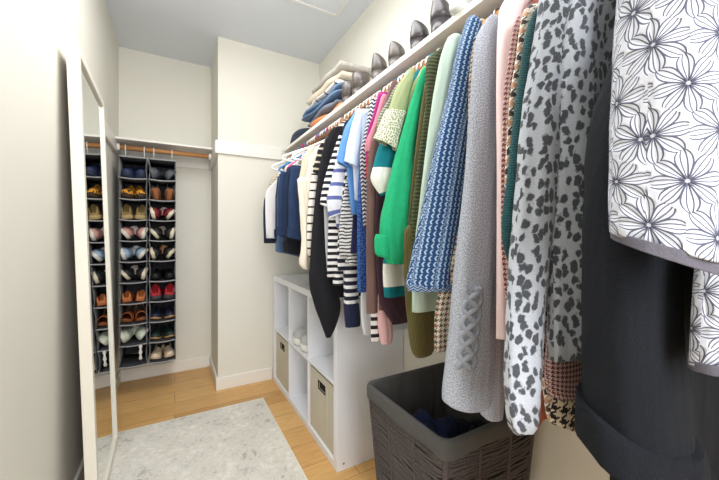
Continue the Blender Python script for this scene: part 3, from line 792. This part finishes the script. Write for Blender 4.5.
garment('cotton_cardigan', 'pale sage green cardigan hanging left of the blue crescent pullover', 'cardigan', .624, .034,
    [('m', .62, 1.54), (449, 50), (440, 75), (434, 130), (424, 200), (414, 260), (412, 312)], m_sag,
    [dict(rows=S_((40, 448, 466), (62, 440, 458), (120, 430, 448), (200, 420, 440), (240, 415, 436)), Y=.612, k=.5, amp=.03)], 'w', 'pale sage green cardigan', amp=.003)
m_rib = knit('dark_olive_rib', (88, 94, 64), (42, 48, 32), .010)
garment('ribbed_sweater', 'dark olive sweater with fine horizontal ribs left of the sage cardigan', 'sweater', .668, .03,
    [('m', .63, 1.58), (427, 62), (426, 100), (420, 145), (412, 210), (408, 260)], m_rib, (), 'o', 'dark olive ribbed sweater', amp=.003, ztop=1.615)
m_olv = knit('olive_moss_knit', (112, 104, 60), (72, 68, 34), .005, 'u')
garment('moss_sweater', 'mustard olive knit sweater with a long drooping sleeve below the sage cardigan', 'sweater', .708, .03,
    [('m', .64, 1.56), (427, 75), (420, 120), (410, 200), (407, 260), (410, 320)], m_olv,
    [dict(rows=S_((230, 404, 420), (270, 404, 432), (310, 406, 436), (345, 410, 435), (355, 415, 431)), Y=.675, k=.5, amp=.05)], 'w', 'mustard olive sweater', amp=.003)
m_grn = fabric('emerald_cotton', (30, 168, 116), .08, 60, .6, .85)
t = garment('cotton_sweater', 'bright emerald green sweater with a rolled-up sleeve', 'sweater', .757, .036,
    [('m', .66, 1.55), ('m', .60, 1.45), ('m', .575, 1.25), ('m', .58, 1.06)], m_grn,
    [dict(rows=S_((72, 421, 429), (95, 413, 425), (140, 400, 417), (185, 389, 415), (225, 382, 413), (250, 384, 412), (263, 388, 407)), Y=.745, k=.6, amp=.09)], 'w', 'emerald green sweater', amp=.006)
cuff_band(t, [(234, 376, 236, 396), (240, 374.5, 246, 394), (252, 375, 257, 393), (256, 378, 259, 391)], .752, .7, m_grn, 'rolled_cuff', amp=.05, thick=.02)
k = M('teal_white_bands', .85)
z = k.v; f = z.gt(.915)*z.lt(.985); f = f.max(z.gt(1.20)*z.lt(1.268)).max(z.gt(1.135)*z.lt(1.142)); k.bump(k.noise(400), .3, .001)
m_tw = k.out(k.mix(f, (14, 122, 136), (238, 238, 232)))
m_lac = lace('cream_lace', (146, 152, 122), (226, 226, 208), .0075); m_olt = fabric('sage_olive_cotton', (166, 176, 134), .08)
t = garment('lace_blouse', 'sage olive top with a flared sleeve of cream lace', 'top', 0.787, .024,
    [('m', .65, 1.56), ('m', .60, 1.46), ('m', .585, 1.2), ('m', .59, 1.1)], m_olt,
    [dict(rows=S_((72, 408, 415), (90, 396, 411), (112, 388, 406), (122, 384, 402), (130, 381, 399)), Y=0.787, k=.5, amp=.05)], 'w', 'sage olive lace top', amp=.002)
cuff_band(t, S_((112, 386, 408), (122, 382, 405), (132, 378, 136, 401), (140, 374.5, 150, 398.5)), 0.787, .5, m_lac, 'lace_trim', amp=.06)
t = garment('striped_sweater', 'teal sweater with broad white bands half covered by the green sweater', 'sweater', 0.817, .030,
    [('m', .64, 1.55), ('m', .59, 1.4), ('m', .57, 1.1), (383, 262), (384, 297)], m_tw,
    [dict(rows=S_((80, 408, 416), (110, 396, 408), (145, 380, 400), (170, 373, 398), (182, 372, 178, 397), (196, 381, 191, 396)), Y=0.817, k=.5, amp=.03)], 't', 'teal and white banded sweater', amp=.003)
garment('plum_dress', 'dark plum dress showing between the mauve and green sleeves', 'dress', 0.862, .022,
    [('m', .66, 1.55), ('m', .60, 1.4), (377, 190), (378, 290), ('m', .605, .79)], fabric('plum_jersey', (62, 42, 54), .15), (), 'w', 'dark plum dress', amp=.002)
garment('thin_striped_top', 'grey green top with thin diagonal stripes left of the lace sleeve', 'top', 0.838, .018,
    [('m', .66, 1.56), (399, 82), (388, 100), (377, 130), ('m', .60, 1.2)], stripes('thin_grey_stripe', (176, 180, 164), (110, 114, 100), .009, .45), (), 'w', 'thin striped grey green top', amp=.002)
garment('jersey_dress', 'mauve brown long dress with a straight sleeve', 'dress', 0.886, .024,
    [('m', .66, 1.55), (393, 84), (383, 112), (374, 150), ('m', .565, 1.0), ('m', .57, .83)], fabric('mauve_jersey', (112, 88, 84), .1),
    [dict(rows=S_((84, 391, 399), (110, 382, 391), (145, 371, 381), (190, 367, 378), (300, 366.5, 378), (312, 367, 377.5)), Y=0.886, k=.6, amp=.05)], 'w', 'mauve brown dress', amp=.002)
garment('soft_blouse', 'baby pink blouse whose pale cuff hangs lowest over the storage unit', 'blouse', 0.911, .02,
    [('m', .67, 1.55), ('m', .62, 1.4), ('m', .61, 1.0), ('m', .62, .86)], fabric('baby_pink', (228, 184, 188), .06),
    [dict(rows=S_((240, 380, 390), (290, 378, 389), (318, 377, 391), (335, 379, 392), (343, 381, 391)), Y=0.911, k=.5, amp=.10)], 'w', 'baby pink blouse', amp=.002)
garment('short_sleeved_top', 'rose pink top with a short slanted sleeve beside the magenta one', 'top', 0.934, .02,
    [('m', .67, 1.55), (388, 95), (376, 125), (368, 148), ('m', .59, 1.2)], fabric('rose_cotton', (216, 140, 158), .06),
    [dict(rows=S_((98, 381, 388), (125, 373, 381), (142, 366, 376), (152, 365, 375)), Y=0.934, k=.6, amp=.05)], 'd', 'rose pink top', amp=.002)
garment('short_sleeved_top', 'coral red top with a short sleeve below the rose pink one', 'top', 0.954, .02,
    [('m', .67, 1.55), ('m', .62, 1.42), (368, 150), (366, 178)], fabric('coral_cotton', (196, 66, 70), .08), (), 'd', 'coral red top', amp=.002)
garment('striped_camisole', 'black and white striped top whose hem peeks out left of the baby pink cuff', 'top', .944, .016,
    [('m', .67, 1.55), ('m', .62, 1.4), ('m', .61, 1.0), ('m', .60, .76)], stripes('black_white_band', (232, 232, 230), (30, 30, 34), .028, .45),
    [dict(rows=S_((280, 371, 380), (325, 370.5, 380.5), (340, 371, 380.5)), Y=.936, k=.6, amp=.05, name='side_panel')], 'w', 'black and white striped top', amp=.002)
garment('short_sleeved_top', 'magenta top in a narrow slice beside the rose pink top', 'top', 0.973, .02,
    [('m', .67, 1.55), (380, 92), (373, 115), (366, 140), ('m', .58, 1.22)], fabric('magenta_cotton', (170, 48, 132), .08), (), 'w', 'magenta top', amp=.002)
garment('patterned_top', 'navy and white zigzag patterned top left of the magenta top', 'top', 0.993, .024,
    [('m', .67, 1.55), (372, 98), (368, 115), (363, 140), (360, 160), ('m', .575, 1.1)], zigzag('navy_zigzag', (40, 48, 70), (214, 216, 220), .014), (), 'w', 'zigzag patterned top', amp=.002)
garment('lace_dress', 'royal blue lace dress hanging right of the scribble stripe top', 'dress', 1.018, .026,
    [('m', .67, 1.55), ('m', .60, 1.4), (359, 175), (357, 240), (357, 292)], lace('royal_lace', (24, 58, 132), (74, 112, 184), .010), (), 'b', 'royal blue lace dress', amp=.003)
garment('cotton_shirt', 'white shirt with a pointed hem corner below the royal blue lace', 'shirt', 1.042, .018,
    [('m', .67, 1.55), ('m', .62, 1.3), (361, 300), (364, 335)], fabric('white_cotton', (226, 228, 236), .05), (), 'w', 'white shirt beside the royal blue lace dress', amp=.002)
garment('button_shirt', 'pale white blue shirt with a short open sleeve', 'shirt', 1.066, .024,
    [('m', .67, 1.55), (362, 112), (352, 130), ('m', .58, 1.2)], fabric('ice_blue_cotton', (206, 220, 242), .05, 300),
    [dict(rows=S_((112, 356, 363), (130, 351, 362), (150, 347, 361), (162, 345, 168, 359)), Y=1.066, k=.7, amp=.08)], 'w', 'pale white blue shirt', amp=.002)
garment('satin_blouse', 'sky blue satin blouse with a wide short sleeve', 'blouse', 1.092, .028,
    [('m', .67, 1.55), (352, 128), (345, 145), ('m', .58, 1.15)], fabric('sky_satin', (92, 148, 216), .10, 25, .7, .5),
    [dict(rows=S_((112, 355, 361), (128, 345, 357), (148, 339, 352), (162, 337, 168, 349)), Y=1.092, k=.7, amp=.10)], 'w', 'sky blue satin blouse', amp=.004)
garment('knit_cardigan', 'navy cardigan whose shoulder shows left of the sky blue blouse', 'cardigan', 1.117, .022,
    [('m', .67, 1.55), (350, 118), (343, 135), ('m', .60, 1.2), ('m', .59, 1.0)], fabric('navy_knit', (36, 40, 78), .12), (), 'd', 'navy cardigan', amp=.002)
garment('scribble_top', 'grey top with fine wavy black stripes hanging low', 'top', 1.141, .024,
    [('m', .67, 1.55), ('m', .60, 1.35), ('m', .56, 1.15), ('m', .555, .99)], stripes('scribble', (216, 216, 214), (50, 54, 62), .0135, .42, .018),
    [dict(rows=S_((170, 350, 358), (200, 347, 358), (235, 345, 358), (264, 346, 358)), Y=1.141, k=.8, amp=.05)], 'w', 'scribble stripe top', amp=.003)
m_nw = stripes('navy_white_stripe', (232, 232, 234), (28, 32, 52), .030, .55)
t = garment('striped_pullover', 'navy and white striped pullover ending in a solid navy cuff', 'sweater', 1.169, .026,
    [('m', .67, 1.55), ('m', .60, 1.35), ('m', .56, 1.05), ('m', .56, .93)], m_nw,
    [dict(rows=S_((170, 347, 354), (215, 343, 352), (260, 343, 358), (306, 344, 358)), Y=1.169, k=.7, amp=.05)], 'w', 'striped pullover with navy cuff', amp=.003)
cuff_band(t, S_((304, 343.5, 359), (315, 344, 360), (326, 345, 360)), 1.169, .7, fabric('navy_cuff', (30, 38, 66), .1), 'cuff', amp=.04)
garment('breton_shirt', 'white shirt with wide periwinkle stripes and a short flapping sleeve', 'shirt', 1.197, .026,
    [('m', .67, 1.55), ('m', .60, 1.4), ('m', .56, 1.2), ('m', .57, 1.1)], stripes('periwinkle_stripe', (226, 230, 242), (96, 108, 170), .055, .28),
    [dict(rows=S_((150, 338, 348), (175, 333, 347), (200, 328, 346), (218, 330, 212, 345)), Y=1.197, k=.7, amp=.06)], 'w', 'periwinkle striped shirt', amp=.003)
garment('striped_tee', 'navy and white striped tee with its sleeve end low on the left', 'tee', 1.225, .026,
    [('m', .67, 1.55), (340, 138), (333, 160), ('m', .55, 1.2), ('m', .54, .90)], stripes('tee_stripe', (234, 234, 236), (24, 26, 38), .026, .5),
    [dict(rows=S_((138, 338, 343), (155, 332, 341), (180, 324, 337), (200, 320, 331), (204, 320, 208, 331)), Y=1.225, k=.7, amp=.04),
     dict(rows=S_((190, 336, 346), (240, 334, 345), (285, 333, 345)), Y=1.225, k=.7, amp=.05, name='front_panel')], 'w', 'navy and white striped tee', amp=.003)
garment('grey_tank', 'plain light grey tank top hanging behind the long black cardigan', 'tank top', 1.253, .022,
    [('m', .67, 1.55), ('m', .60, 1.3), ('m', .57, 1.1), ('m', .57, .94)], fabric('light_grey_jersey', (176, 180, 186), .07),
    [dict(rows=S_((205, 324, 331), (240, 325, 334), (272, 327, 334)), Y=1.253, k=.6, amp=.08, name='front_panel')], 'w', 'light grey tank top', amp=.003)
garment('long_black_cardigan', 'long black cardigan with a pointed waterfall hem in front of the cube unit', 'cardigan', 1.288, .026,
    [('m', .67, 1.55), (333, 128), (326, 150), ('m', .55, 1.1), ('m', .56, .80)], fabric('black_jersey', (27, 27, 33), .12),
    [dict(rows=S_((140, 325, 334), (175, 318, 329), (220, 313, 325), (255, 310.5, 327), (282, 309.5, 334), (305, 315, 341), (325, 322, 337), (337, 326, 331)), Y=1.288, k=.45, amp=.04, name='front_panel')], 'w', 'long black cardigan', amp=.003)
garment('line_striped_shirt', 'white shirt crossed by thin black lines left of the black cardigan', 'shirt', 1.358, .026,
    [('m', .67, 1.55), (324, 145), (318, 165), ('m', .54, 1.2), ('m', .54, 1.0)], stripes('line_stripe', (238, 234, 226), (46, 44, 46), .036, .22),
    [dict(rows=S_((165, 313, 322), (185, 310, 320), (220, 307, 318), (250, 307, 317), (258, 310, 314)), Y=1.358, k=.7, amp=.05)], 'w', 'white shirt with thin black lines', amp=.003)
garment('beaded_cardigan', 'black cardigan shoulder edged with small cream bars', 'cardigan', 1.324, .02,
    [('m', .67, 1.55), (322, 142), (316, 158), (313, 172), ('m', .56, 1.35)], stripes('cream_bars', (36, 35, 40), (206, 196, 178), .03, .3), (), 'w', 'black cardigan with cream bars', amp=.002)
garment('cream_blouse', 'cream white blouse with a soft uneven hem above the cube unit', 'blouse', 1.396, .03,
    [('m', .67, 1.55), (314, 150), (307, 170), (303, 200), ('m', .53, 1.1), ('m', .53, .97)], fabric('cream_voile', (234, 226, 210), .05, 200),
    [dict(rows=S_((180, 297, 307), (205, 299, 309), (240, 301, 311), (262, 299, 311), (268, 302, 270, 311)), Y=1.396, k=.7, amp=.10)], 'w', 'cream white blouse', amp=.004)
garment('beige_blouse', 'beige blouse with a short sleeve right of the jeans', 'blouse', 1.434, .03,
    [('m', .67, 1.55), (311, 152), (304, 168), ('m', .53, 1.25)], fabric('beige_linen', (218, 198, 176), .06, 300),
    [dict(rows=S_((148, 308, 315), (160, 303, 313), (174, 300, 309), (181, 299, 182, 307)), Y=1.434, k=.7, amp=.05)], 'w', 'beige blouse', amp=.003)

# ---- trousers and jeans folded over hangers at the far end
def trousers(label, short, Y, th, x0, ztop, zhem, mat, hook, x1=.95, nm='jeans', tilt=.22):
    cnt[0] += 1; ph = cnt[0]*1.3; zb = zhem
    t = thing(nm, label, 'trousers', (RX, Y, zb), group='trousers folded over hangers')
    o_ = Vector((RX, Y, zb)); rings = []
    for j in range(16):
        f = j/15; z = ztop+(zhem-ztop)*f; tf = .35+.65*min(1, f*5)
        r_ = []
        for i in range(40):
            a = 2*pi*i/40+pi; ca, sa = cos(a), sin(a)
            cx = (abs(ca)**.6)*(1 if ca > 0 else -1); sy = (abs(sa)**.75)*(1 if sa > 0 else -1)
            xx = (x0+x1)/2+(x1-x0)/2*cx*(.94+.06*min(1, f*3))
            r_.append(Vector((xx, Y+th/2*tf*sy+.005*f*sin(xx*30+ph), z+.004*sin(xx*20+ph)*f-tilt*f*(xx-x0))))
        rings.append(r_)
    rings = hem_close(rings, .9, .004)
    MB().loft([[p-o_ for p in r_] for r_ in rings], vs=[r_[0].z for r_ in rings]).build('legs', mat, t)
    rr = [[p-o_ for p in r_] for r_ in rings[13:16]]
    c = [sum(r_, Vector())/len(r_) for r_ in rr]
    MB().loft([[q+(p-q)*1.03 for p in r_] for q, r_ in zip(c, rr)], False, False).build('hem_band', mat, t)
    hanger(Y, hook, '%s hanger carrying the %s' % ({'w': 'white plastic', 'b': 'blue plastic', 'm': 'magenta plastic'}[hook], short), .225, .06)
D = [denim('indigo_denim', (34, 52, 84)), denim('dark_denim', (27, 40, 66)), denim('light_denim', (70, 92, 124)), fabric('black_twill', (28, 29, 36), .15)]
tz = RZ-.062-.172
spec = [(1.555, .050, .480, 1.055, 0, 'w', 'front pair of indigo jeans beside the beige blouse', 'front indigo jeans'),
        (1.62, .048, .478, 1.065, 1, 'w', 'second pair of dark blue jeans from the beige blouse', 'second dark blue jeans'),
        (1.685, .045, .500, .985, 3, 'b', 'black trousers hanging lowest between the jeans', 'lowest black trousers'),
        (1.745, .05, .482, 1.07, 0, 'w', 'indigo jeans in the middle of the folded trousers', 'middle indigo jeans'),
        (1.81, .045, .492, .975, 2, 'm', 'faded blue jeans with a low hem near the white tee', 'faded blue jeans'),
        (1.87, .045, .502, 1.05, 1, 'w', 'dark blue jeans right beside the white tee', 'dark blue jeans beside the white tee')]
for Y, th, x0, zh, mi, hk, lab, sh in spec: trousers(lab, sh, Y, th, x0, tz, zh, D[mi], hk)
bare = {'w': 'bare white plastic hanger among the folded jeans at the far end', 'b': 'bare blue plastic hanger among the folded jeans', 'm': 'bare magenta plastic hanger among the folded jeans'}
for q, (Y, hk) in enumerate(((1.50, 'w'), (1.527, 'w'), (1.588, 'w'), (1.652, 'm'), (1.668, 'w'), (1.715, 'w'), (1.778, 'b'), (1.84, 'w'), (1.905, 'w'))):
    hh_ = hanger(Y, hk, bare[hk], .232+.008*(q % 3), .02+.017*(q % 4)); hh_.rotation_euler = (0, radians((-4, 3, -7, 2, 5)[q % 5]), radians((3, -4, 6, 0, -6)[q % 5]))
garment('white_tee', 'plain white tee at the far end left of the jeans', 'tee', 1.955, .03, [('m', .60, 1.50), ('m', .53, 1.40), (267, 190), (265, 200), (266, 238)], fabric('white_jersey', (222, 220, 222), .05), (), 'w', 'plain white tee', amp=.004)
garment('yellow_top', 'mustard yellow top glimpsed beside the white tee', 'top', 2.0, .024, [('m', .60, 1.50), ('m', .545, 1.38), (268, 195), (268, 214)], fabric('mustard', (212, 176, 96), .06), (), 'b', 'mustard yellow top', amp=.003)
garment('navy_tee', 'dark navy tee last but one at the far end of the rod', 'tee', 2.05, .034, [('m', .60, 1.50), ('m', .545, 1.38), (264, 200), (264, 243)], fabric('navy_jersey', (36, 44, 66), .1), (), 'm', 'dark navy tee', amp=.004)
garment('beige_knit', 'beige striped knit at the very end of the rod by the column', 'sweater', 2.12, .05, [('m', .60, 1.50), ('m', .53, 1.41), ('m', .54, 1.33)], stripes('beige_stripe', (208, 198, 180), (160, 148, 130), .016, .4), (), 'b', 'beige striped knit', amp=.003)

# ------------------------------------------------------------------ things on the long shelf
ZS = .0+1.7145
m_pew = M('pewter_leather', .32); n = m_pew.noise(60, 3); m_pew.b.inputs['Specular IOR Level'].default_value = .6; m_pew = m_pew.out(m_pew.mix(n, (66, 60, 58), (104, 96, 92)))
m_blkl = M('black_leather', .28); n = m_blkl.noise(60, 3); m_blkl.b.inputs['Specular IOR Level'].default_value = .6; m_blkl = m_blkl.out(m_blkl.mix(n, (44, 42, 46), (80, 76, 80)))
def pump(label, Y, mat, h=.075, top=.085, rz=0, pointed=True, x=.775):
    """heel towards the aisle (-X), toe towards the wall"""
    t = thing('pump', label, 'shoe', (x, Y, ZS), (0, 0, rz), 'dark leather shoes on the long shelf')
    MB().loft([ell(0, 0, 0, .030, .030, 20), ell(.0, 0, h*.5, .030, .031, 20), ell(.004, 0, h, .034, .035, 20)]).build('block_heel', mat, t)
    cup = [(0, .0345, .0355, 0), (.02, .0345, .0365, 0), (.04, .0325, .0350, -.001), (.055, .027, .030, -.005), (.068, .019, .0225, -.012), (.078, .011, .0135, -.019), (.082, .003, .004, -.026)]
    k_ = top/.085
    MB().loft([ell(.003+c_, 0, h+.0005+z_*k_, a_, b_, 24) for z_, a_, b_, c_ in cup]).build('heel_cup', mat, t)
    rs = []
    for j in range(15):
        f = j/14; x_ = .016+.182*f
        base = h*max(0, 1-f*1.55)**1.25
        wd = (.033+.008*sin(f*pi))*(1-max(0, (f-.72)/.28)**2*.80)
        ht = .040-.010*sin(min(1, f*1.6)*pi)+.010*sin(max(0, f-.4)/.6*pi)-.020*max(0, (f-.8)/.2)**2
        rs.append([Vector((x_, wd*cos(pi*i/11)*(1-.3*sin(pi*i/11)**2), base+.002+ht*abs(sin(min(pi*i/11, 3.1415)))**.6*(.5 if f < .45 and abs(cos(pi*i/11)) < .7 else 1))) for i in range(12)])
    MB().loft(rs).build('upper', mat, t)
def bootie(label, Y, mat):
    t = thing('ankle_boot', label, 'shoe', (.775, Y, ZS), group='dark leather shoes on the long shelf')
    MB().loft([ell(0, 0, 0, .034, .034, 20), ell(0, 0, .05, .036, .036, 20)]).build('block_heel', mat, t)
    rs = [ell(.004, 0, .051, .040, .037, 24), ell(.008, 0, .09, .044, .040, 24), ell(.01, 0, .125, .047, .043, 24), ell(.01, 0, .127, .044, .040, 24), ell(.01, 0, .09, .040, .036, 24)]
    MB().loft(rs).build('shaft', mat, t)
    rs = [[Vector((x, wd*cos(2*pi*i/14), zc+zh*sin(2*pi*i/14))) for i in range(14)] for x, wd, zc, zh in ((.03, .034, .075, .03), (.08, .035, .05, .036), (.13, .038, .032, .03), (.18, .034, .026, .024), (.20, .02, .022, .016))]
    MB().loft(rs).build('vamp', mat, t)
bootie('dark pewter ankle boot, farthest of the shoes on the shelf', 1.485, m_pew)
bootie('dark pewter ankle boot second from the folded clothes', 1.375, m_pew)
pump('dark pewter pump with pointed back, next to the ankle boots', 1.205, m_pew, .066, .078)
pump('dark pewter pump, second along from the ankle boots', 1.075, m_pew, .058, .070)
pump('black leather pump, farther one of the two black pumps', .935, m_blkl, .060, .070)
pump('black leather pump right beside the white sandal, nearest the viewer', .825, m_blkl, .070, .080)
sd = thing('slide_sandal', 'white slide sandal lying on the long shelf beside the black pump', 'sandal', (.80, .70, ZS), (0, 0, radians(-80)))
m_sw = C((238, 238, 236), .4)
rs = []
for j in range(16):
    f = j/15; ww = .038*(.55+.45*sin(pi*min(1, f*1.1+.1))**.5) if 0 < f < 1 else .015
    y = .11-.22*f
    rs.append([Vector((-ww, y, .0)), Vector((ww, y, 0)), Vector((ww, y, .018)), Vector((-ww, y, .018))])
MB().loft(rs).build('sole', m_sw, sd)
rs = []
for y in (-.065, -.04, -.015):
    rs.append([Vector((.039*cos(pi*i/14), y, .014+.045*sin(pi*i/14))) for i in range(15)]+[Vector((.034*cos(pi*i/14), y, .014+.039*sin(pi*i/14))) for i in range(14, -1, -1)])
MB().loft(rs).build('strap', m_sw, sd)

def folded(label, x0, x1, y0, y1, z0, hgt, mat, layers=2, nm='folded_trousers', skew=0, sag=0):
    """a folded garment: stacked layers whose rounded fold faces the aisle"""
    t = thing(nm, label, 'folded clothes', ((x0+x1)/2, (y0+y1)/2, z0), (0, 0, skew), 'folded clothes on the long shelf')
    hx, hy, lh = (x1-x0)/2, (y1-y0)/2, hgt/layers
    for l in range(layers):
        rs = []; zc = lh*(l+.5); off = random.uniform(-.006, .006)
        for j in range(17):
            f = j/16; y = -hy+2*hy*f; e = 1-.35*abs(2*f-1)**5; ring = []
            for i in range(26):
                a = 2*pi*i/26; ca, sa = cos(a), sin(a)
                X = off+hx*(abs(ca)**.35)*(1 if ca > 0 else -1)*(.97+.03*e)+.006*sin(y*17+z0*60+l)*(ca < 0)
                Z = zc+lh*.5*e*(abs(sa)**.7)*(1 if sa > 0 else -1)*.98+(.007*sin(y*14+z0*47+l*2)+.004*sin(y*31+ca*4+z0*90))*(.4+.6*(sa > 0))-sag*(abs(2*f-1)**2)*(1 if f > .5 else 0)
                ring.append(Vector((X, y, max(Z, .0))))
            rs.append(ring)
        MB().loft(rs).build('layer', mat, t)
    return z0+hgt
m_org_ = fabric('orange_cotton', (206, 134, 88), .1, 200); m_slate = denim('slate_denim', (112, 118, 132)); m_jl = denim('mid_denim', (98, 124, 156))
m_wh = stripes('white_navy_edge', (220, 218, 214), (60, 64, 80), .13, .10); m_be = fabric('beige_chino', (208, 196, 176), .06, 250); m_gr = fabric('grey_fleece', (176, 172, 166), .15, 120)
zz = ZS
zz = folded('folded orange trousers at the bottom of the pile', .728, .985, 1.52, 1.90, zz, .048, m_org_, 1, skew=radians(3))
zz = folded('folded slate blue denim above the orange trousers', .735, .985, 1.56, 2.02, zz+.003, .040, m_slate, 1, skew=radians(-2))
zz = folded('folded mid blue jeans in the middle of the pile', .730, .985, 1.53, 2.06, zz+.003, .050, m_jl, 2, skew=radians(2))
zz = folded('folded white trousers with a dark edge above the blue jeans', .740, .985, 1.56, 2.05, zz+.003, .030, m_wh, 1, skew=radians(-1.5))
zz = folded('folded beige chinos near the top of the pile', .745, .985, 1.54, 2.0, zz+.003, .056, m_be, 1, skew=radians(2))
zz = folded('folded grey fleece on top of the pile', .750, .985, 1.55, 1.96, zz+.003, .040, m_gr, 1, 'folded_sweater')
# navy beanie lying at the end of the shelf
bn = thing('knit_beanie', 'dark navy knit beanie lying left of the folded pile', 'hat', (.812, 2.235, ZS))
m_bn = knit('navy_beanie', (44, 62, 84), (24, 36, 54), .008, 'u')
MB().loft([ell(0, 0, .03+.070*sin(radians(a)), .092*abs(cos(radians(a)))**.6+.001, .150*abs(cos(radians(a)))**.6+.001, 28) for a in (0, 15, 30, 45, 60, 75, 88)]).build('crown', m_bn, bn)
MB().loft([ell(0, 0, 0, .090, .150, 28), ell(0, 0, .004, .096, .156, 28), ell(0, 0, .03, .096, .156, 28), ell(0, 0, .036, .091, .151, 28)]).build('brim', m_bn, bn)
